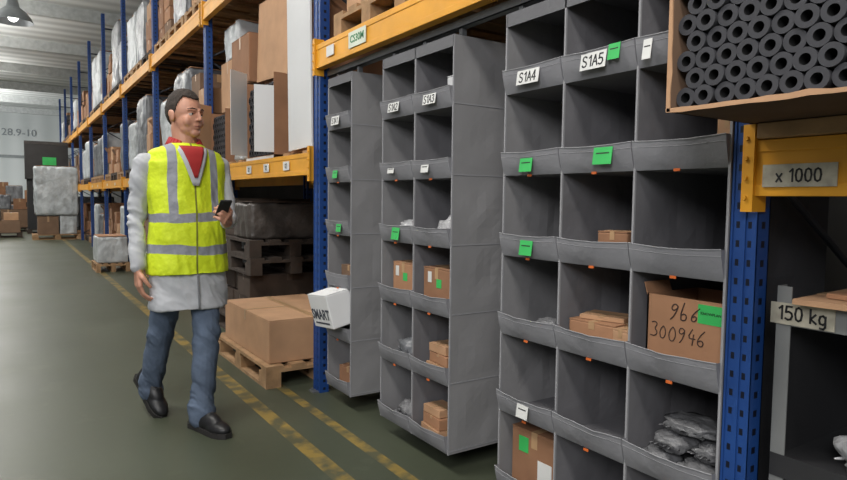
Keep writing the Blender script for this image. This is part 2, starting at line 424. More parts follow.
def open_box(loc,d,ci=0,rot=0,front_open=False,label='open cardboard box',flaps=True,R=None,th=.006,fa=.9):
    dx,dy,dz=d; m=[M_card[ci],M_cardin]
    e=empty('cardboard_box',loc,label,'box',rot,None,R)
    b=MB().box(-dx/2,dx/2,-dy/2,dy/2,0,th)
    b.box(-dx/2,dx/2,-dy/2,-dy/2+th,0,dz).box(-dx/2,dx/2,dy/2-th,dy/2,0,dz).box(dx/2-th,dx/2,-dy/2,dy/2,0,dz)
    if not front_open: b.box(-dx/2,-dx/2+th,-dy/2,dy/2,0,dz)
    part('body',b.mesh('body',m),e)
    if flaps:
        fl=min(dx,dy,dz*1.2)*.4
        for s in (-1,1):
            M=Matrix.Translation((0,s*dy/2,dz))@Matrix.Rotation(s*-fa,4,'X')
            part('flap',MB().box(-dx/2,dx/2,-.002,.002,0,fl,0,M).mesh('flap',m),e)
        M=Matrix.Translation((dx/2,0,dz))@Matrix.Rotation(.25,4,'Y')
        part('flap',MB().box(-.002,.002,-dy/2,dy/2,0,fl,0,M).mesh('flap',m),e)
        M=Matrix.Translation((-dx/2,0,dz))@Matrix.Rotation(-.6,4,'Y')
        part('flap',MB().box(-.002,.002,-dy/2,dy/2,0,fl,0,M).mesh('flap',m),e)
    return e
def lump(r,seed,amp=.25,fr=3,n=28):
    mb=MB().sph((0,0,0),1,nu=n,nv=n//2+4); out=[]
    for v in mb.v:
        V=Vector(v); k=1+amp*noise.noise(V*fr+Vector((seed*3.1,seed,7)))+amp*.5*noise.noise(V*fr*2.7+Vector((seed,2,seed)))
        V=Vector([math.copysign(abs(c)**.8,c) for c in V])*k
        V=Vector((V.x*r[0],V.y*r[1],V.z*r[2]+r[2]*.9))
        if V.z<0: V.z=0
        out.append(V)
    mb.v=out; return mb
def bag(loc,r,seed,m,name,label,cat='bag',group=None,rot=0,R=None):
    e=empty(name,loc,label,cat,rot,group,R)
    part('pouch',lump(r,seed).mesh('pouch',m,True),e)
    n=MB()
    for i in range(7):
        y=(i-3)/3*r[1]*.7
        n.cone((-r[0]*.9,y,r[2]*.8),(-r[0]*1.18,y*1.1,r[2]*(1.0+.3*math.sin(i*2))),r[2]*.10,r[2]*.05,5)
    part('sealed_end',n.mesh('sealed_end',m,True),e)
    return e
def wrapped(loc,d,seed,m=None,label='pallet load wrapped in pale stretch film',rot=0,inner=0,R=None,cr=.05):
    m=m or M_wrap; dx,dy,dz=d
    e=empty('wrapped_load',loc,label,'pallet load',rot,None,R)
    mb=MB(); N=20; H=22; vs=[];fs=[]
    for k in range(H+1):
        z=dz*k/H
        for i in range(4*N):
            s=i//N; t=(i%N)/N*2-1
            x,y=[(t,-1),(1,t),(-t,1),(-1,-t)][s]
            q=Vector((x,y,z))*2; f=.93+.05*noise.noise(q*1.4+Vector((seed,0,seed)))+cr*(.5-abs(noise.noise(q*3.4+Vector((seed,0,seed)))))-(.04 if k in(0,H) else 0)
            L=math.hypot(x,y); f*=1-.06*(L-1)
            vs.append((x*dx/2*f,y*dy/2*f,z+ (0 if k==0 else .02*noise.noise(q*2+Vector((seed,5,1))))))
    n=4*N
    for k in range(H):
        for i in range(n): j=(i+1)%n; fs.append((k*n+i,k*n+j,(k+1)*n+j,(k+1)*n+i))
    fs.append(tuple(range(n-1,-1,-1))); fs.append(tuple(range(H*n,H*n+n)))
    part('film',mb.add(vs,fs).mesh('film',m,True),e)
    part('cover_sheet',MB().box(-dx*.44,dx*.44,-dy*.44,dy*.44,dz+.01,dz+.018).mesh('cover_sheet',M_card[inner]),e)
    return e
# ------------------------------------------------------------------ hanging fabric organiser units
CW=.305; DEP=.55; TOPZ=1.94; BOT=.095; RS=.308
def lip_mesh(w,seed):
    mb=MB(); NX,NZ=18,6; vs=[];fs=[]
    prof=[(0,.0),(-.005,.012),(-.011,.03),(-.016,.05),(-.020,.07),(-.022,.088)]
    for j,(px,pz) in enumerate(prof):
        for i in range(NX+1):
            t=i/NX*2-1; bul=(1-t*t); nz=noise.noise(Vector((t*1.8,pz*10,seed*5.3)))+.5*noise.noise(Vector((t*5,pz*26,seed*2.3)))
            vs.append((px-(.006*bul+.005*nz*bul)*(j/5), t*w/2, pz-(.006+.002*nz)*bul*(j/5)))
    for j in range(NZ-1):
        for i in range(NX): a=j*(NX+1)+i; fs.append((a,a+1,a+NX+2,a+NX+1))
    mb.add(vs,fs,0)
    for s in (0,NX):
        y=(-1 if s==0 else 1)*w/2
        g=[(px,y,pz) for px,pz in prof]+[(.004,y,.088)]
        mb.add(g,[tuple(range(len(g)))],0)
    o=len(prof)-1
    for i in range(NX):
        mb.cone(Vector(vs[o*(NX+1)+i]),Vector(vs[o*(NX+1)+i+1]),.0018,.0018,6,1)
        mb.cone(Vector(vs[(o-1)*(NX+1)+i]),Vector(vs[(o-1)*(NX+1)+i+1]),.0009,.0009,5,1)
    return mb.mesh('pocket_front',[M_lip,M_bind],False)
LIPS=[lip_mesh(CW-.004,s) for s in range(8)]
for l in LIPS:
    l.polygons.foreach_set('use_smooth',[True]*len(l.polygons))
    try: l.set_sharp_from_angle(angle=.8)
    except Exception: pass
TAB=MB().box(-.012,-.009,-.010,.010,-.006,.002).mesh('tab',M_orange_tab)
UNITS={}
def unit(key,ynear,nc,label,near_dark=False):
    W=nc*CW; yc=ynear+W/2
    e=empty('hanging_organiser',(1.6,yc,BOT),label,'storage organiser')
    H=TOPZ-BOT; b=MB(); t=.004
    def panel(y,m,sd):
        N=42; K=12; vs=[];fs=[]
        for k in range(N+1):
            z=H*k/N
            for i in range(K+1):
                x=DEP*i/K; a=math.sin(math.pi*i/K)*abs(math.sin(math.pi*(z/RS)))
                q=.018*a*(noise.noise(Vector((x*5,z*3,sd)))+.4*noise.noise(Vector((x*11,z*7,sd))))
                vs.append((x,y+q-t/2,z)); vs.append((x,y+q+t/2,z))
        R=2*(K+1)
        for k in range(N):
            for i in range(K):
                a=k*R+2*i
                fs.append((a,a+2,a+2+R,a+R)); fs.append((a+1,a+3,a+3+R,a+1+R))
        b.add(vs,fs,m)
    for i in range(nc+1):
        y=-W/2+i*CW; end=i in(0,nc)
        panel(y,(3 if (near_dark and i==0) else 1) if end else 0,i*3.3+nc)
        b.box(-.003,.004,y-.0035,y+.0035,0,H,2)
    b.box(DEP-.004,DEP,-W/2,W/2,0,H,0)
    for r in range(6):
        z=r*RS; b.box(0,DEP,-W/2,W/2,z,z+.005,0)
        for s in (-1,1):
            if near_dark and s<0: continue
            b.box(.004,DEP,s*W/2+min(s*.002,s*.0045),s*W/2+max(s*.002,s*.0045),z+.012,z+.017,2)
    part('body',b.mesh('body',[M_fabin,M_fabs,M_bind,M_fabd],False),e)
    hd=MB().box(-.003,.003,-W/2,W/2,H-.05,H).box(0,DEP,-W/2,W/2,H-.002,H)
    part('header',hd.mesh('header',M_fab),e)
    hk=MB().box(-.012,.012,-.012,.012,H,H+.035).mesh('hanger',M_steel)
    for i in range(nc+1):
        y=-W/2+i*CW+(.02 if i==0 else -.02 if i==nc else 0)
        for x in (.06,DEP-.05): part('hanger',hk,e,loc=(x,y,0))
    lips={}
    for c in range(nc):
        for r in range(6):
            y=W/2-CW*(c+.5); z=(5-r)*RS
            l=part('pocket_front',LIPS[(c*5+r*7+nc)%8],e,loc=(0,y,z)); lips[(c,r)]=l
            if r in (1,2,3,4): part('tab',TAB,l)
    UNITS[key]=(e,lips,yc)
    return e
unit('A',3.18,1,'narrow grey fabric hanging organiser with one column of open pockets')
unit('B',2.215,2,'grey fabric hanging organiser with two columns of open pockets')
unit('C',.955,3,'grey fabric hanging organiser with three columns of open pockets',True)
def lcard(u,c,r,dy=0,w=.09,h=.06,m=M_white,txt=None,size=.04,z=.045):
    l=UNITS[u][1][(c,r)]
    p=part('label_card',MB().box(-.0008,.0008,-w/2,w/2,-h/2,h/2).mesh('label_card',m),l,loc=(-.0310,dy,z),rot=(0,math.radians(8),0))
    if txt: sign(txt,size,M_black,p,(-.0009,0,0))
    else: part('print_line',MB().box(-.0012,-.0008,-w*.35,w*.35,.006,.010).mesh('print_line',M_black),p)
    return p
lcard('A',0,0,0,.10,.05,txt='S1A1',size=.032); lcard('B',0,0,0,.10,.045,txt='S1A2',size=.032); lcard('B',1,0,-.01,.10,.045,txt='S1A3',size=.032)
lcard('C',0,0,0,.115,.052,txt='S1A4',size=.034); lcard('C',1,0,-.0,.105,.055,txt='S1A5',size=.034,z=.048); lcard('C',1,0,-.083,.045,.05,M_green,z=.062)
lcard('C',0,1,0,.065,.05,M_green,z=.035); lcard('C',1,1,-.05,.075,.055,M_green,z=.05); lcard('C',0,2,-.01,.065,.055,M_green,z=.04)
lcard('C',0,4,-.01,.06,.05,M_white); lcard('C',2,0,.1,.03,.06,M_white)
lcard('B',0,2,-.03,.07,.06,M_green); lcard('A',0,1,0,.06,.045,M_green); lcard('A',0,2,-.05,.06,.045,M_green); lcard('B',1,1,.02,.06,.035,M_white); lcard('B',0,1,.02,.06,.025,M_white)
for x in (1.66,2.10):
    top('hanging_rail',MB().box(-.02,.02,-1.31,1.31,0,.004).box(-.02,-.016,-1.31,1.31,0,.035).box(.016,.02,-1.31,1.31,0,.035).mesh('hanging_rail',M_steel),'galvanised steel rail carrying the fabric organisers','rail',(x,2.285,TOPZ+.036),group='rails under the upper beam')
FZ=lambda r: BOT+RS*(5-r)+.006
YC={k:[UNITS[k][2]+n*CW/2-CW*(c+.5) for c in range(n)] for k,n in (('A',1),('B',2),('C',3))}
def loc(u,c,r,dx=.14,dy=0): return (1.6+dx,YC[u][c]+dy,FZ(r))
bx=open_box(loc('C',2,3,.17,-.006),(.26,.255,.235),0,label='brown cardboard box with handwritten numbers and green sticker',flaps=False)
part('flap',MB().box(-.06,.06,-.002,.002,0,.04,0,Matrix.Translation((-.07,.127,.23))@Matrix.Rotation(-.3,4,'X')).mesh('flap',M_card[0]),bx)
M_mark=mat('marker_ink',(62,44,38),.8)
handwrite('9b6',.050,bx,-.1302,.0,.168,M_mark,.45); handwrite('300946',.043,bx,-.1302,.02,.102,M_mark)
part('sticker',MB().box(-.1312,-.130,-.125,-.045,.17,.225).mesh('sticker',M_green),bx,label='green shipping sticker')
letter('KNOWPLAN',.011,M_black,bx,(-.1318,-.085,.2))
gp='grey plastic packets in the lower pocket'
pk=[(.08,.08,.0,(.06,.055,.032)),(.08,-.05,.0,(.06,.06,.030)),(.10,.04,.064,(.065,.06,.028)),(.12,-.07,.060,(.06,.045,.030)),(.13,.0,.122,(.07,.09,.024)),(.28,.055,.0,(.07,.06,.05)),(.28,-.075,.0,(.07,.05,.05))]
for i,(dx,dy,dz,r) in enumerate(pk):
    l=loc('C',2,4,dx,dy); bag((l[0],l[1],l[2]+dz),r,i+3,M_packet,'plastic_packet','flat grey plastic-wrapped packet lying in a fabric pocket','packet',gp,rot=random.uniform(-.2,.2))
cb=carton(loc('C',1,3,.13,.05),(.17,.19,.105),.1,0,label='flat brown cardboard box in a fabric pocket')
carton((cb.location.x+.01,cb.location.y+.0,FZ(3)+.107),(.12,.16,.014),.3,2,label='thin cardboard sleeve lying on a box')
carton(loc('C',1,3,.10,-.09),(.12,.07,.10),-.1,2,label='narrow pale cardboard box in a fabric pocket')
carton(loc('C',1,2,.10,-.03),(.12,.11,.11),.15,1,label='small brown cardboard box in a fabric pocket')
c5=carton(loc('C',0,5,.16,.0),(.24,.24,.25),.05,1,label='brown cardboard box with green sticker in the lowest pocket')
part('sticker',MB().box(-.1215,-.1203,.03,.08,.16,.22).mesh('sticker',M_green),c5,label='green sticker')
part('sticker',MB().box(-.1215,-.1203,-.09,-.02,.05,.15).mesh('sticker',M_white),c5,label='white sticker')
carton(loc('C',2,1,.1,-.105),(.09,.06,.14),0,2,label='small narrow cardboard box standing in a pocket')
bag(loc('C',0,3,.12,.0),(.06,.06,.035),21,M_packet,'plastic_packet','small grey plastic packet lying in a pocket','packet')
for c,dy,w in ((0,-.01,.2),(1,0,.22)):
    q=carton(loc('B',c,3,.12,dy),(.18,w,.2),0,c,label='brown cardboard box with green sticker in a pocket')
    part('sticker',MB().box(-.0915,-.0903,-.04,.0,.11,.15).mesh('sticker',M_green),q)
    part('sticker',MB().box(-.0915,-.0903,.04,.07,.13,.18).mesh('sticker',M_white),q)
def stack(u,c,r,items):
    x,y,z=loc(u,c,r,.1,0)
    for dx,dy,w,d,h,ci in items:
        carton((x+dx,y+dy,z),(d,w,h),random.uniform(-.12,.12),ci,label='small thin cardboard carton stacked in a pocket'); z+=h+.003
stack('B',1,4,[(.02,.02,.18,.14,.05,2),(.02,.01,.17,.13,.045,0),(.02,.03,.14,.12,.04,2)])
stack('B',1,5,[(-.01,.04,.17,.12,.055,2),(0,.04,.16,.12,.05,0),(0,.05,.14,.11,.035,2)])
carton(loc('B',1,5,.23,-.05),(.1,.1,.25),0,0,label='tall narrow cardboard box in the lowest pocket')
bag(loc('B',1,2,.11,-.03),(.07,.08,.065),5,M_clearbag,'plastic_bag','crumpled clear plastic bag in a pocket')
bag(loc('B',0,2,.11,.03),(.07,.08,.055),6,M_clearbag,'plastic_bag','crumpled clear plastic bag in a pocket')
bag(loc('B',0,4,.11,.0),(.07,.09,.06),8,M_wrapd,'plastic_bag','grey wrapped bundle in a pocket')
bag(loc('B',0,5,.11,.0),(.07,.08,.05),9,M_packet,'plastic_packet','small grey plastic packet lying in a pocket','packet')
carton(loc('B',1,0,.12,-.07),(.1,.13,.15),0,0,m=M_whitebox,label='white cardboard box in the top pocket',tape=False)
carton(loc('A',0,3,.14,0),(.16,.2,.12),0,3,label='dark brown cardboard box in a pocket')
carton(loc('A',0,5,.12,0),(.14,.17,.13),.2,1,label='brown cardboard box in the lowest pocket')
sm=carton((1.605,YC['A'][0]+.005,.50),(.2,.275,.20),0,0,m=mat('white_print_carton',(226,226,226),.7,4,.03),label='white printed carton leaning out of a pocket',R=(math.radians(-6),math.radians(-13),0),name='white_carton',tape=False)
M_inkg=mat('ink_grey',(60,65,78),.6)
letter('SMART',.083,M_inkg,sm,(-.1012,0,.080),bold=.002)
part('print_line',MB().box(-.1012,-.1002,-.10,.10,.025,.035).mesh('print_line',M_inkg),sm)
# ------------------------------------------------------------------ bay 0
def tube_src(r,ri,L,n=16):
    mb=MB(); vs=[];fs=[]
    for x,rr in ((0,r),(L,r),(L,ri),(0,ri)):
        for i in range(n):
            a=2*math.pi*i/n; vs.append((x,math.cos(a)*rr,math.sin(a)*rr))
    ms=[]
    for k in range(4):
        for i in range(n):
            j=(i+1)%n; k2=(k+1)%4; fs.append((k*n+i,k*n+j,k2*n+j,k2*n+i)); ms.append(1 if k==2 else 0)
    me=mb.add(vs,fs); me.m=ms; return me.mesh('foam_tube',[M_foam,M_foamd],True)
def tubes(x,y0,y1,z0,r,rows,L,label,group,R=1,hr=.5):
    me=tube_src(r,r*hr,L); p=2*r+.0004
    try: me.set_sharp_from_angle(angle=.7)
    except Exception: pass
    for k in range(rows):
        y=y1-r-.001-(r if k%2 else 0); z=z0+r+.001+k*p*.868
        while y-r>y0:
            top('foam_tube',me,label,'tube',(x+random.uniform(0,.008*R),y,z),(random.random()*6,0,0),group); y-=p
BZ=1.432
e=empty('cardboard_box',(1.70,.44,BZ),'large open-fronted cardboard box full of grey foam tubes','box')
b=MB().box(-.47,.43,-.46,-.454,0,.6).box(-.47,.43,.439,.445,0,.6).box(.424,.43,-.46,.445,0,.6)
part('body',b.mesh('body',M_card[3]),e)
part('bottom',MB().box(-.468,.43,-.46,.445,0,.006).mesh('bottom',mat('cardboard_bottom_shade',(86,66,52),.9)),e)  # underside darker than the walls, its shade painted into the colour
def ragged(name,pts,th,m):
    mb=MB(); n=len(pts); vs=[Vector((-.47-th,p[0],p[1])) for p in pts]+[Vector((-.47,p[0],p[1])) for p in pts]
    fs=[tuple(range(n)),tuple(range(2*n-1,n-1,-1))]+[(i,(i+1)%n,n+(i+1)%n,n+i) for i in range(n)]
    part(name,mb.add(vs,fs).mesh(name,m),e)
rg=random.Random(3)
ptsb=[(.447,-.001)]+[(.447-.9*i/24,-.002+rg.uniform(-.002,.001)) for i in range(1,25)]
ptst=[(.447-.9*i/24,.007+rg.uniform(-.003,.004)) for i in range(24,-1,-1)]
ragged('flap',ptsb+ptst,.003,M_card[2])
ptl=[(.449,.6*i/14) for i in range(15)]; ptr=[(.439+rg.uniform(-.004,.002),.6*i/14) for i in range(14,-1,-1)]
ragged('flap',ptr+ptl,.003,M_card[2])
tubes(1.240,.28,.878,BZ+.006,.0225,9,.8,'grey foam pipe insulation tube with hollow end','foam tubes packed in the near box')
top('support_board',MB().box(-.05,.05,-.5,.45,0,.038).mesh('support_board',M_wood),'worn wooden plank lying along the top of a rack beam','board',(1.60,.41,1.392),bevel=.003)
for yy in (-.0,.25,.5,.75):
    top('support_board',MB().box(-.52,.52,-.06,.06,0,.038).mesh('support_board',M_woodd),'dark wooden board lying across the rack','board',(2.18,yy,1.392),group='boards under the tube box',bevel=.003)
sh=empty('metal_shelf',(1.9,.37,0),'grey metal shelf with a load label','shelf')
for x in (-.22,.22):
    for y in (-.475,.475):
        s=1 if x<0 else -1; t=-1 if y>0 else 1
        part('leg',MB().box(x-.02,x+.02,y-.002,y+.002,0,1.02).box(x-.02*s-.002,x-.02*s+.002,min(y,y+t*.035),max(y,y+t*.035),0,1.02).mesh('leg',M_grey),sh)
part('shade_side',MB().box(-.19,.22,.465,.47,.05,.96).mesh('shade_side',M_darkp),sh,label='added dark sheet standing in for shade at the side')  # dark sheets added at side and back to stand in for shade
part('shade_back',MB().box(.225,.23,-.47,.47,.05,.96).mesh('shade_back',M_darkp),sh,label='added dark sheet standing in for shade at the back')
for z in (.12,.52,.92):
    mm=M_grey if z>.9 else M_darkp  # lower boards coloured dark to carry the shade inside the shelf
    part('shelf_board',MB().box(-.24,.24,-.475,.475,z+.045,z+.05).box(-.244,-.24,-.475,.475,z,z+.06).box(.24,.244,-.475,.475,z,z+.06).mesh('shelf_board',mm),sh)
pl=part('label_plate',MB().box(-.248,-.2445,.335,.488,.923,.978).mesh('label_plate',M_plate),sh,label='pale load label')
sign('150 kg',.034,M_black,pl,(-.2484,.412,.953))
carton((1.80,.60,.982),(.34,.40,.014),.06,2,label='flat cardboard piece lying on a metal shelf')
carton((1.82,.52,.998),(.3,.42,.012),-.12,0,label='flat folded cardboard lying on another piece')
bag((1.76,.60,.572),(.085,.12,.05),44,M_clearbag,'plastic_bag','pale plastic bag lying on the middle metal shelf')
carton((1.86,.38,.172),(.3,.26,.22),0,1,label='cardboard box on the lowest metal shelf')
# ------------------------------------------------------------------ above bay 1
PXC=2.21
for i,y in enumerate((1.38,2.21,3.04)):
    pallet((PXC,y,2.162),math.pi/2,False,'pallets on the upper beams')
    carton((PXC+.02,y,2.31),(1.1,.75,(.5,.35,.6)[i]),0,i,label='large cardboard box on a pallet')
# ------------------------------------------------------------------ bay 2
pallet((1.74,4.46,0),0,False,label='worn wooden euro pallet under a cardboard box')
carton((1.71,4.42,.146),(.66,1.0,.285),0,2,label='wide low brown cardboard box on a pallet')
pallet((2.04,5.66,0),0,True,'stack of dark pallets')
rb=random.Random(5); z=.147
M_dfilm=mat('dark_film',(74,68,64),.4,5,.35,.7,14)  # film colour darkened to carry the shade under the beam
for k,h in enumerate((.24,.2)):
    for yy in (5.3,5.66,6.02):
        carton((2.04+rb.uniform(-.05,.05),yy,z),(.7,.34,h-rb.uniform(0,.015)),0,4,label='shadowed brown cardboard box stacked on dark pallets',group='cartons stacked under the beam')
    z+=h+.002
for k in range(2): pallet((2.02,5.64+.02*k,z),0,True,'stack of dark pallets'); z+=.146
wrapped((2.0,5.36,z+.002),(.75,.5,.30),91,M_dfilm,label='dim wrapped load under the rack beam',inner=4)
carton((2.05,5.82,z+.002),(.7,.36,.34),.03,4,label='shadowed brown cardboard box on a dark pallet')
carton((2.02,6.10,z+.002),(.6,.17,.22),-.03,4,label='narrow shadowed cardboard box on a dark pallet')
def crate(loc,d,label):
    dx,dy,dz=d; e=empty('dark_crate',loc,label,'crate'); b=MB()
    b.box(-dx/2+.02,dx/2-.02,-dy/2+.02,dy/2-.02,0,dz-.02)
    part('body',b.mesh('body',M_darkcrate),e)
    r=MB()
    for i in range(int(dz/.16)+1):
        z=min(dz-.04,i*.16); r.box(-dx/2,dx/2,-dy/2,dy/2,z,z+.03)
    part('rim',r.mesh('rim',mat('crate_rim',(62,58,56),.6)),e)
    n=int(dy/.3)
    for i in range(n+1):
        y=-dy/2+i*(dy-.03)/n; part('rib',MB().box(-dx/2-.004,-dx/2+.01,y,y+.03,0,dz).mesh('rib',mat('crate_rib',(74,66,60),.6)),e)
    return e
crate((2.42,4.36,0),(.4,1.2,1.0),'dark slatted crate standing behind a pallet')
crate((2.42,4.36,1.003),(.4,1.15,.26),'low dark crate stacked on another crate')
Z1=1.523
def boards(y,z=Z1,n=3,w=1.0):
    for k in range(n): top('support_board',MB().box(-.555,.555,-.05,.05,0,.02).mesh('support_board',M_wood),'wooden board lying across the rack beams','board',(2.16,y+(k-(n-1)/2)*w/n,z),group='boards on the rack beams')
boards(4.03,n=2,w=.7); boards(4.76,n=2,w=.8); boards(5.40,n=2,w=.6); boards(5.98,n=2,w=.6)
carton((2.16,4.0,Z1+.022),(.9,.50,1.0),0,1,label='tall brown cardboard box behind leaning sheets')
M_sheet=mat('white_sheet',(208,209,210),.7,2,.05,.2,4)
def sheet(y0,y1,h,x,z,lean,roll,m,label,th=.012):
    w=y1-y0; mb=MB(); N=10; K=10; vs=[];fs=[]
    for k in range(K+1):
        for i in range(N+1):
            yy=-w/2+w*i/N; zz=h*k/K; b=.012*math.sin(math.pi*i/N)*math.sin(math.pi*k/K)
            vs.append((-b,yy,zz)); vs.append((-b+th,yy,zz))
    R=2*(N+1)
    for k in range(K):
        for i in range(N):
            a=k*R+2*i; fs+= [(a,a+2,a+2+R,a+R),(a+1,a+3,a+3+R,a+1+R)]
    for i in range(N): a=2*i; fs+= [(a,a+2,a+3,a+1),(K*R+a,K*R+a+2,K*R+a+3,K*R+a+1)]
    for k in range(K): fs+= [(k*R,k*R+R,k*R+R+1,k*R+1),(k*R+R-2,k*R+2*R-2,k*R+2*R-1,k*R+R-1)]
    return top('cardboard_sheet',mb.add(vs,fs).mesh('cardboard_sheet',m),label,'cardboard',(x,(y0+y1)/2,z),(roll,lean,0))
sheet(3.78,4.26,.95,1.665,Z1+.022,.0,.0,M_card[0],'large brown cardboard sheet leaning against a box')
sheet(3.80,4.20,1.22,1.625,Z1+.04,.0,-.03,M_sheet,'large white sheet leaning against cardboard')
def tubebox(yc,w,rows,h,x=2.04,tilt=.5,flap=True,white=False):
    e=open_box((x,yc,Z1+.022),(.86,w,h),1,0,True,'torn open cardboard box full of dark tubes',flaps=False)
    tubes(x-.42,yc-w/2+.008,yc+w/2-.008,Z1+.03,.030,rows,.6,'grey foam tube with hollow end','foam tubes packed in the far boxes',R=.3,hr=.55)
    fm=M_sheet if white else M_card[2]
    if flap: part('flap',MB().box(-.002,.002,-w/2,w/2,0,.24,0,Matrix.Translation((-.43,0,h))@Matrix.Rotation(-tilt,4,'Y')@Matrix.Rotation(.1,4,'X')).mesh('flap',M_card[0]),e)
    part('flap',MB().box(-.20,.0,-.002,.002,0,h*1.1,0,Matrix.Translation((-.43,w/2,0.02))@Matrix.Rotation(.6,4,'Z')).mesh('flap',fm),e,label='white flap' if white else None)
    if white: part('flap',MB().box(-.14,.0,-.002,.002,0,h*.8,0,Matrix.Translation((-.43,-w/2,0.02))@Matrix.Rotation(-.25,4,'Z')).mesh('flap',fm),e,label='white flap')
    part('flap',MB().box(-.002,.002,-w/2,w/2,-.09,0,0,Matrix.Translation((-.432,0,0))@Matrix.Rotation(.25,4,'Y')).mesh('flap',M_whitebox),e,label='loose white wrap hanging down')
tubebox(4.76,.62,10,.60,flap=False,white=True); tubebox(5.92,.46,8,.48,flap=False)
carton((2.15,4.76,Z1+.63),(.8,.6,.50),0,0,label='large brown cardboard box stacked on a box')
sheet(4.42,5.10,.62,1.70,Z1+.63,.02,.05,M_card[2],'large cardboard sheet leaning against stacked boxes')
wrapped((2.06,5.38,Z1+.022),(.85,.50,.6),3); carton((2.05,5.38,Z1+.66),(.8,.48,.4),0,1,label='brown cardboard box stacked on a wrapped load')
carton((2.1,5.92,Z1+.51),(.8,.42,.45),0,2,label='brown cardboard box stacked on a box'); wrapped((2.1,5.90,Z1+.97),(.8,.44,.32),14,label='loose load wrapped in pale film')
# ------------------------------------------------------------------ further bays
rnd=random.Random(11)
for i in range(2,len(posts)-1):
    y0=posts[i]
    for lev,z in ((0,0.0),(1,1.522),(2,3.062)):
        if i==2 and lev<2: continue
        for y in (y0+.47,y0+1.34,y0+2.19):
            X0=PXC if lev else 2.30
            pallet((X0,y,z),math.pi/2,rnd.random()<.3,'pallets in the rack')
            t=rnd.random(); zz=z+.146; xf=X0-.58
            hmax=1.05 if lev<2 else 1.2
            if t<.36: wrapped((X0-.02,y,zz),(1.12,.78,hmax*rnd.uniform(.6,1)),rnd.random()*50,M_wrap if rnd.random()<.7 else M_wrapd)
            elif i<=6:
                carton((X0+.27,y,zz),(.58,.74,hmax*rnd.uniform(.5,.8)),0,rnd.randrange(4),label='brown cardboard box stacked on a pallet')
                for s in (-1,1):
                    zc=zz
                    for q in range(rnd.randint(2,4)):
                        h=rnd.uniform(.14,.28); dpt=rnd.uniform(.38,.44)
                        if zc+h>z+1.25: break
                        args=((xf+.24+rnd.uniform(-.01,.01),y+s*.19,zc),(dpt,rnd.uniform(.28,.34),h),rnd.uniform(-.03,.03))
                        if q and rnd.random()<.25:
                            open_box(args[0],args[1],rnd.randrange(4),args[2],rnd.random()<.4,label='torn open cardboard box on a pallet',fa=rnd.uniform(.2,.4)); break
                        carton(*args,ci=rnd.randrange(4),label='small cardboard box in a pile on a pallet',m=M_whitebox if rnd.random()<.15 else None)
                        zc+=h+.003
            else:
                h=hmax*rnd.uniform(.3,.5)
                carton((X0,y,zz),(1.0,.76,h),0,rnd.randrange(4),label='brown cardboard box stacked on a pallet')
                if rnd.random()<.8: carton((X0,y,zz+h+.002),(.9,.5,h*.8),0,rnd.randrange(4),label='brown cardboard box stacked on another box')
pp=pallet((1.36,11.6,0),0,False,label='small wooden pallet with a low wrapped load at the aisle edge'); pp.scale=(.62,.62,1)
wrapped((1.36,11.6,.146),(.48,.72,.42),31)
pallet((1.06,20.6,0),math.pi/2,False,label='wooden pallet carrying a tall wrapped load')
carton((.84,20.55,.146),(.5,.6,.5),0,3,label='brown cardboard box below a wrapped load'); wrapped((1.33,20.6,.146),(.45,.7,.52),47)
wrapped((1.06,20.6,.68),(1.1,.78,1.35),44,label='bulky tall pallet load wrapped in pale film',cr=.09)
pallet((1.0,24,0),math.pi/2,True,label='dark pallet under stacked containers')
carton((1.0,24,.146),(1.15,.75,1.6),0,3,m=M_darkp,label='dark container stacked on a pallet',name='storage_container')
dk=carton((.98,24,1.75),(1.2,.9,1.2),0,0,m=M_darkcrate,label='black container with a green sticker',name='storage_container',tape=False)
part('rim',MB().box(-.61,.61,-.46,-.45,1.1,1.2).mesh('rim',mat('crate_rim',(62,58,56))),dk)
part('sticker',MB().box(-.12,.26,-.4555,-.4505,.45,.7).mesh('sticker',M_green),dk)
for x,y,h in ((-.35,22,.7),(-.1,25.5,1.2),(.3,30,1.6),(-.6,31,2.0),(.25,27.5,.8)):
    pallet((x,y,0),math.pi/2,True); carton((x,y,.146),(1.1,.75,h*.5),0,rnd.choice((3,4)))
    wrapped((x-.2,y,.15+h*.5),(.6,.7,h*.4),x*9+50,M_wrapd) ; carton((x+.33,y,.15+h*.5),(.36,.6,h*.3),0,rnd.randrange(4),label='brown cardboard box stacked on another box')
# ------------------------------------------------------------------ person
man=empty('person',(.754,3.55,0),'walking man in yellow vest, grey coat, jeans and black shoes','person',-psi)
V=Vector; Zu=V((0,0,1))
bf=V((.64,-.77,0)).normalized(); bl=V((.77,.64,0)).normalized()
hf=V((.90,-.44,0)).normalized(); hl=Zu.cross(hf)
def skin_mat():
    m=bpy.data.materials.new('skin'); m.use_nodes=True; g=NG(m)
    c=g.mix(g.noise(9,2),lin((190,136,112)),lin((200,148,124)))
    jaw=g.m('MINIMUM',g.m('MAXIMUM',g.m('MULTIPLY',g.m('SUBTRACT',1.64,g.z),16.0),0.0),1.0)
    jaw=g.m('MULTIPLY',jaw,g.m('GREATER_THAN',g.z,1.50))
    c=g.mix(g.m('MULTIPLY',jaw,.14),c,lin((140,108,96)))
    g.base(c); b=m.node_tree.nodes['Principled BSDF']; b.inputs['Roughness'].default_value=.5
    return m
M_skin=skin_mat()
M_hair=mat('hair_brown_grey',(54,45,39),.8,60,.4,.5,120)
M_coat=mat('coat_grey',(182,184,188),.9,5,.06,.25,9,spec=.2)
M_jeans=mat('denim',(88,100,118),.9,6,.28,.35,14,spec=.2)
M_red=mat('shirt_red',(160,36,36),.8,10,.1)
M_shoe=mat('shoe_black',(26,26,28),.45,10,.1)
sR,eR,wR=V((-.128,-.118,1.408)),V((-.182,-.11,1.115)),V((-.150,-.17,.855))
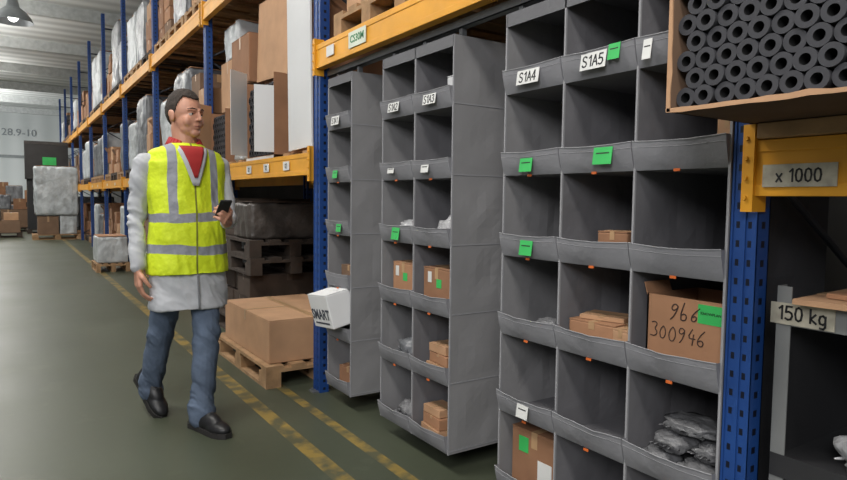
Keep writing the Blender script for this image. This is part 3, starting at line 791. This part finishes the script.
sL,eL,wL=V((.182,.125,1.412)),V((.238,.09,1.12)),V((.292,-.10,1.10))
hipL,knL,anL=V((.10,.05,.90)),V((.155,-.04,.50)),V((.155,-.115,.10))
hipR,knR,anR=V((-.03,-.05,.90)),V((-.11,.025,.52)),V((-.225,.13,.175))
hc=V((.04,0,1.660))
def H(l,f,z): return hc+hl*l+hf*f+Zu*z
AX=(hl,hf,Zu)
body=MB()
body.sph(H(0,-.012,.030),(.079,.100,.097),AX,24,16)
body.sph(H(0,.020,-.028),(.067,.074,.082),AX,24,16)
body.sph(H(0,.026,-.066),(.060,.060,.048),AX,20,12)
body.sph(H(0,.070,-.092),(.031,.022,.022),AX)
body.limb([(H(0,.093,.020),.008),(H(0,.102,-.006),.009),(H(0,.107,-.021),.0105)])
for s in(-1,1):
    body.sph(H(s*.011,.097,-.025),(.008,.009,.0065),AX)
    body.limb([(H(s*.012,.090,.027),.008),(H(s*.047,.077,.026),.008)])
    body.sph(H(s*.040,.060,-.032),(.026,.022,.032),AX)
    body.sph(H(s*.081,-.008,-.005),(.008,.017,.030),AX)
    body.sph(H(s*.087,-.018,.006),(.006,.012,.021),AX)
body.limb([(H(-.02,.086,-.053),.0065),(H(0,.091,-.051),.0075),(H(.02,.086,-.053),.0065)])
body.limb([(H(-.016,.084,-.063),.0065),(H(0,.088,-.065),.008),(H(.016,.084,-.063),.0065)])
body.limb([(H(0,-.015,-.06),.064),(V((.035,.002,1.53)),.063),(V((.03,.005,1.47)),.066),(V((.03,0,1.40)),.07)])
tc=V((.035,0,0))
def ring(z,a,b,c=tc): return (c+Zu*z,bl*a,bf*b)
body.loft([ring(1.43,.07,.06),ring(1.38,.11,.075),ring(1.3,.14,.085),ring(1.1,.13,.09),ring(.95,.145,.095),ring(.85,.135,.09)])
for s,e_,w_ in ((sR,eR,wR),(sL,eL,wL)): body.limb([(V((s.x*.8+.01,s.y*.8,1.36)),.036),(s+Zu*-.02,.036),(e_,.032),(w_,.026)])
for h,k_,a in((hipL,knL,anL),(hipR,knR,anR)): body.limb([(h,.072),(k_,.048),(a,.034)])
def hand(w,d,n,curl,scale=1.0,thumbside=1):
    d=d.normalized(); n=(n-d*n.dot(d)).normalized(); s=d.cross(n).normalized()*thumbside
    lens=[(.042,.026,.02),(.046,.03,.022),(.043,.027,.021),(.034,.021,.018)]
    for i in range(4):
        off=(.030-.020*i)*scale
        base=w+s*off*.55; k=w+d*(.088-.004*abs(i-1))*scale+s*off
        body.limb([(base,.016*scale),(k,.0125*scale)])
        p=k; ang=0
        for j in range(3):
            ang+=curl[j]; q=p+(d*math.cos(ang)+n*math.sin(ang))*lens[i][j]*scale*1.05
            body.limb([(p,(.0098-.0008*j)*scale),(q,(.009-.0009*j)*scale)]); p=q
    body.sph(w+d*.045*scale+n*.006,(.036*scale,.045*scale,.015*scale),(s,d,n))
    p0=w+d*.02*scale+s*.02*scale; p1=p0+(d*.6+s*.75+n*.25).normalized()*.04*scale; p2=p1+(d*.85+s*.2+n*.5).normalized()*.032*scale; p3=p2+(d*.8-s*.05+n*.6).normalized()*.026*scale
    body.limb([(p0,.015*scale),(p1,.0125*scale),(p2,.0105*scale),(p3,.009*scale)])
def tside(d,n,want):
    d=d.normalized(); n=(n-d*n.dot(d)).normalized(); return 1 if d.cross(n).dot(want)>0 else -1
dR=V((.06,-.06,-1)); nR=bl
hand(wR,dR,nR,(.35,.45,.3),1.0,tside(dR,nR,bf))
dL=V((.22,-.85,.30)); nL=V((-.75,-.1,.45))
hand(wL,dL,nL,(.65,1.1,.7),.98,tside(dL,nL,Zu+V((0,.6,0))))
fdL=V((.8,-.6,0)).normalized()
pr=math.radians(40); fdR=V((.8*math.cos(pr),-.6*math.cos(pr),-math.sin(pr)))
body.limb([(anL,.034),(anL+fdL*.08+Zu*-.045,.024)]); body.limb([(anR,.034),(anR+fdR*.06-V((0,0,.03)),.022)])
part('body',remesh(body,'body',M_skin,.004,4),man)
M_eye=mat('eye_white',(208,200,192),.3,4,.03); M_iris=mat('eye_iris',(44,34,26),.3)
for s in(-1,1):
    part('eye',MB().sph(H(s*.032,.0735,.006),.0118,AX,16,10).sph(H(s*.032,.0735,.006)+(hf+hl*.1)*.0070,.0063,AX,12,8,1).mesh('eye',[M_eye,M_iris],True),man)
    part('eyebrow',remesh(MB().limb([(H(s*.014,.096,.031),.0030),(H(s*.035,.089,.035),.0036),(H(s*.054,.076,.030),.0028)]),'eyebrow',M_hair,.002,1),man)
    part('eyelid',MB().limb([(H(s*.020,.085,.0115),.0032),(H(s*.033,.0858,.0135),.0034),(H(s*.046,.078,.0100),.0032)]).mesh('eyelid',M_skin,True),man)
part('lips',MB().limb([(H(-.019,.0893,-.057),.0028),(H(0,.0953,-.057),.004),(H(.019,.0893,-.057),.0028)]).mesh('lips',mat('lip_pink',(160,98,86),.6),True),man)
hm=MB(); U,W_=96,64; vs=[];fs=[];keep=[]
def sm_(a,b,t): t=max(0,min(1,(t-a)/(b-a))); return t*t*(3-2*t)
for j in range(W_+1):
    ph=math.pi*j/W_
    for i in range(U):
        t=2*math.pi*i/U
        l=.079*math.sin(ph)*math.cos(t); f=.100*math.sin(ph)*math.sin(t); z=.097*math.cos(ph)
        k=1.05+.035*noise.noise(V((l*160,f*70,z*70)))
        z2=z+.03
        hl_=-.060+.082*sm_(-.06,-.015,f)-.035*math.exp(-((f-.010)/.010)**2)+.056*sm_(.022,.055,f)
        if f>.03: hl_+=.008*sm_(.015,.05,abs(l))
        keep.append(z2>hl_+.005*noise.noise(V((l*90,f*90,z*20))))
        lift=.014*sm_(.02,.09,z)
        vs.append(H(l*k,-.012+f*k,.03+z*k+lift))
for j in range(W_):
    for i in range(U):
        a=(j*U+i,j*U+(i+1)%U,(j+1)*U+(i+1)%U,(j+1)*U+i)
        if all(keep[x] for x in a): fs.append(a)
hm.add(vs,fs); hme=hm.mesh('hair',M_hair,True)
bm=bmesh.new(); bm.from_mesh(hme); bmesh.ops.delete(bm,geom=[v for v in bm.verts if not v.link_faces],context='VERTS'); bmesh.ops.remove_doubles(bm,verts=bm.verts,dist=.0005); bmesh.ops.recalc_face_normals(bm,faces=bm.faces); bm.to_mesh(hme); bm.free()
ho=part('hair',hme,man,label='short dark brown hair'); so=ho.modifiers.new('s','SOLIDIFY'); so.thickness=.008; so.offset=-.8
def folds(amp,fz,fx=3,seed=0,tilt=0.0,mod=None):
    def f(p):
        a=V((p.x*fx+seed,p.y*fx,(p.z+tilt*(p.x+p.y))*fz)); n1=noise.noise(a); n2=noise.noise(a*2.1+V((5,seed,1)))
        k=mod(p) if mod else 1
        return k*amp*(n1+.45*(.4-1.6*abs(n2)))
    return f
CR=[(1.500,.080,.072),(1.485,.110,.085),(1.470,.145,.1),(1.450,.172,.110),(1.40,.190,.120),(1.25,.184,.126),(1.1,.178,.128),(.95,.185,.135),(.8,.196,.143),(.70,.205,.147),(.64,.209,.150)]
def tcz(z): return tc+V((.015*(1.5-z),0,z))
coat=MB()
coat.loft([(tcz(z),bl*a,bf*b) for z,a,b in CR],power=.92)
coat.limb([(sR+bl*.03,.052),(sR+V((-.004,0,-.012)),.055),(sR*.5+eR*.5+V((-.004,0,0)),.049),(eR,.046),(eR*.5+wR*.5,.042),(wR+Zu*.02,.038)])
coat.limb([(sL-bl*.03,.052),(sL+V((.002,0,-.012)),.055),(sL*.5+eL*.5,.049),(eL,.047),(eL*.5+wL*.5,.042),(wL*.88+eL*.12,.038)])
cmod=lambda p: 1.0+1.0*math.exp(-((p.z-1.12)/.06)**2)*(1 if p.x<-.10 else 0)
part('coat',remesh(coat,'coat',M_coat,.006,2,disp=folds(.011,12,7,0,.6,cmod)),man,label='light grey work coat reaching the thighs')
def interp(tab,z):
    for (z1,a1,b1),(z0,a0,b0) in zip(tab,tab[1:]):
        if z0<=z<=z1:
            t=(z-z0)/(z1-z0); return a0+(a1-a0)*t,b0+(b1-b0)*t
    return tab[-1][1:] if z<tab[-1][0] else tab[0][1:]
VR=[(1.512,.082,.076),(1.498,.110,.09),(1.484,.150,.106),(1.465,.182,.120),(1.41,.206,.136),(1.25,.203,.148),(1.1,.198,.152),(.95,.203,.158),(.87,.208,.162),(.825,.210,.163)]
vest=MB(); vest.loft([(tcz(z),bl*a,bf*b) for z,a,b in VR],power=.90)
def vest_mat():
    m=bpy.data.materials.new('vest_yellow'); m.use_nodes=True; g=NG(m)
    s=g.m('ADD',g.m('MULTIPLY',g.m('SUBTRACT',g.x,tc.x+.004),bl.x),g.m('MULTIPLY',g.y,bl.y))
    wob=g.m('MULTIPLY',g.m('SUBTRACT',g.noise(3),.5),.07); zz=g.m('ADD',g.z,wob)
    h1=g.m('COMPARE',zz,1.125,.024); h2=g.m('COMPARE',zz,.955,.024)
    sw=g.m('ADD',s,g.m('MULTIPLY',g.m('SUBTRACT',g.noise(4),.5),.03))
    v=g.m('MULTIPLY',g.m('COMPARE',g.m('ABSOLUTE',sw),.108,.021),g.m('GREATER_THAN',g.z,1.12))
    st=g.m('MAXIMUM',g.m('MAXIMUM',h1,h2),v)
    fr=g.m('ADD',g.m('MULTIPLY',g.m('SUBTRACT',g.x,tc.x),bf.x),g.m('MULTIPLY',g.y,bf.y))
    zip_=g.m('MULTIPLY',g.m('COMPARE',s,0.0,.005),g.m('GREATER_THAN',fr,0))
    c=g.mix(g.noise(5),lin((200,222,20)),lin((222,238,48)))
    c=g.mix(st,c,lin((142,144,152))); c=g.mix(zip_,c,lin((120,125,40))); g.base(c)
    b=m.node_tree.nodes['Principled BSDF']; b.inputs['Roughness'].default_value=.65
    n=m.node_tree.nodes.new('ShaderNodeTexNoise'); n.inputs['Scale'].default_value=11; n.inputs['Detail'].default_value=3
    m.node_tree.links.new(g.tc.outputs['Object'],n.inputs['Vector'])
    bp=m.node_tree.nodes.new('ShaderNodeBump'); bp.inputs['Strength'].default_value=.5; bp.inputs['Distance'].default_value=.03
    m.node_tree.links.new(n.outputs['Fac'],bp.inputs['Height']); m.node_tree.links.new(bp.outputs['Normal'],b.inputs['Normal'])
    return m
part('vest',remesh(vest,'vest',vest_mat(),.007,2,disp=folds(.012,4,8,4,1.0)),man,label='yellow high-visibility vest with silver reflective bands')
def surf(tab,s,z,off):
    a,b=interp(tab,z); q=min(.98,abs(s)/a)
    return tcz(z)+bl*s+bf*(b*(1-q**2.1)**.48+off)
def vpatch(name,fl,fr,z0,z1,off,m,label=None,tab=None):
    mb=MB(); vs=[];fs=[];N=10;K=10; tab=tab or VR
    for k in range(K+1):
        z=z0+(z1-z0)*k/K; l,r=fl(z),fr(z)
        for i in range(N+1): vs.append(surf(tab,l+(r-l)*i/N,z,off))
    for k in range(K):
        for i in range(N): a=k*(N+1)+i; fs.append((a,a+1,a+N+2,a+N+1))
    o=part(name,mb.add(vs,fs).mesh(name,m,True),man,label); sd=o.modifiers.new('s','SOLIDIFY'); sd.thickness=.006; sd.offset=0
wv=lambda z:(z-1.31)*.34
vpatch('coat_lapel',lambda z:-wv(z)-.022,lambda z:wv(z)+.022,1.29,1.49,.009,M_coat,'grey coat collar')
vpatch('shirt',lambda z:-wv(z),lambda z:wv(z),1.33,1.495,.014,M_red,'red polo shirt')
vpatch('placket',lambda z:-.005,lambda z:.003,.645,.83,.008,mat('coat_seam',(120,122,126)),'dark seam of the coat opening',CR)
cl=MB()
for i in range(25):
    a0=math.radians(-150+i*12); a1=a0+math.radians(12)
    def cp(a,r,z): return V((.034,.002,0))+(-bf*math.cos(a)+bl*math.sin(a))*r+Zu*z
    drop=lambda a:.03*(abs(a)/2.6)**3
    cl.add([cp(a0,.073,1.55-drop(a0)),cp(a1,.073,1.55-drop(a1)),cp(a1,.100,1.496-drop(a1)),cp(a0,.100,1.496-drop(a0))],[(0,1,2,3)])
cme=cl.mesh('collar',M_red,True); co_=part('collar',cme,man,label='red shirt collar'); sd=co_.modifiers.new('s','SOLIDIFY'); sd.thickness=.007
je=MB()
je.loft([(V((.04,0,z)),bl*a,bf*b) for z,a,b in ((1.0,.145,.11),(.88,.158,.12),(.80,.15,.115))])
def leg(h,k,a,end):
    P=[(h,.090)]
    for t in (.33,.66): P.append((h.lerp(k,t),.090-.018*t*1.2))
    P.append((k,.070))
    for t,r in ((.3,.067),(.55,.065),(.78,.064),(.9,.067)): P.append((k.lerp(a,t),r))
    P+= [(a,.069),(end,.065)]
    je.limb(P)
leg(hipL,knL,anL,anL+V((0,0,-.035))); leg(hipR,knR,anR,anR+(anR-knR).normalized()*.03+fdR*.02)
jm=lambda p: .45+.8*math.exp(-((p.z-.50)/.07)**2)+1.1*math.exp(-((p.z-.15)/.09)**2)+.6*math.exp(-((p.z-.68)/.06)**2)
part('jeans',remesh(je,'jeans',M_jeans,.0065,3,disp=folds(.011,15,7,2,.9,jm)),man,label='faded grey-blue jeans')
def shoe(an,d):
    d=d.normalized(); side=Zu.cross(V((d.x,d.y,0))).normalized(); u=side.cross(d)
    if u.z<0: u=-u
    o=an-u*.075
    s=MB(); s.sph(o+d*-.04+u*.03,(.048,.052,.048),(side,d,u)); s.sph(o+d*.135+u*.024,(.050,.092,.036),(side,d,u))
    s.sph(o+d*.055+u*.042,(.049,.10,.052),(side,d,u)); s.limb([(an+u*.02,.055),(o+u*.04,.050)]); s.limb([(o+d*-.05+u*.03,.044),(o+d*-.045+u*.08,.042)])
    e=part('shoe',remesh(s,'shoe',M_shoe,.006,4),man,label='black leather lace-up shoe')
    so=MB(); pts=[(-.095,.03),(-.07,.045),(0,.044),(.08,.050),(.15,.053),(.195,.043),(.226,.018)]
    vs=[o+d*x+side*w+u*-.012 for x,w in pts]+[o+d*x-side*w+u*-.012 for x,w in reversed(pts)]
    n=len(vs); vs+=[v+u*.026 for v in vs]
    fs=[tuple(range(n)),tuple(range(2*n-1,n-1,-1))]+[(i,(i+1)%n,n+(i+1)%n,n+i) for i in range(n)]
    so.add(vs,fs)
    part('sole',so.mesh('sole',mat('sole_rubber',(38,36,35),.7)),e)
    lc=MB()
    for k in range(4):
        c=o+d*(.08+.022*k)+u*(.091-.012*k); lc.limb([(c-side*.02-u*.004,.0028),(c+u*.002,.003),(c+side*.02-u*.004,.0028)])
    part('laces',lc.mesh('laces',mat('lace_grey',(70,70,72)),True),e)
shoe(V((anL.x,anL.y,.088)),fdL)
shoe(anR+V((0,0,.02)),fdR)
# phone
ph=empty('phone',(0,0,0),'small black mobile phone held in the raised hand','phone')
Mm=Matrix.Translation(man.location)@Matrix.Rotation(-psi,4,'Z')
dl=dL.normalized(); nl=(nL-dl*nL.dot(dl)).normalized()
nz=V((-.45,.55,.70)).normalized()
ly=(Zu+V((.25,-.3,0))); ly=(ly-nz*ly.dot(nz)).normalized(); lx=ly.cross(nz).normalized()
pc=wL+dl*.10+nl*.030+ly*.035
R3=Matrix((lx,ly,nz)).transposed().to_4x4()
ph.matrix_world=Mm@Matrix.Translation(pc)@R3
part('case',MB().box(-.030,.030,-.062,.062,-.006,.005).mesh('case',M_black),ph,bevel=.003)
part('screen',MB().box(-.026,.026,-.055,.055,.005,.0058).mesh('screen',mat('screen_glass',(18,22,30),.12)),ph)
part('camera_lens',MB().cone((.016,.045,-.006),(.016,.045,-.008),.006,.006,12).mesh('camera_lens',mat('lens_grey',(70,72,76),.2)),ph)
for s in (P1,P2):
    for c in list(s.children): bpy.data.objects.remove(c)
    bpy.data.objects.remove(s)
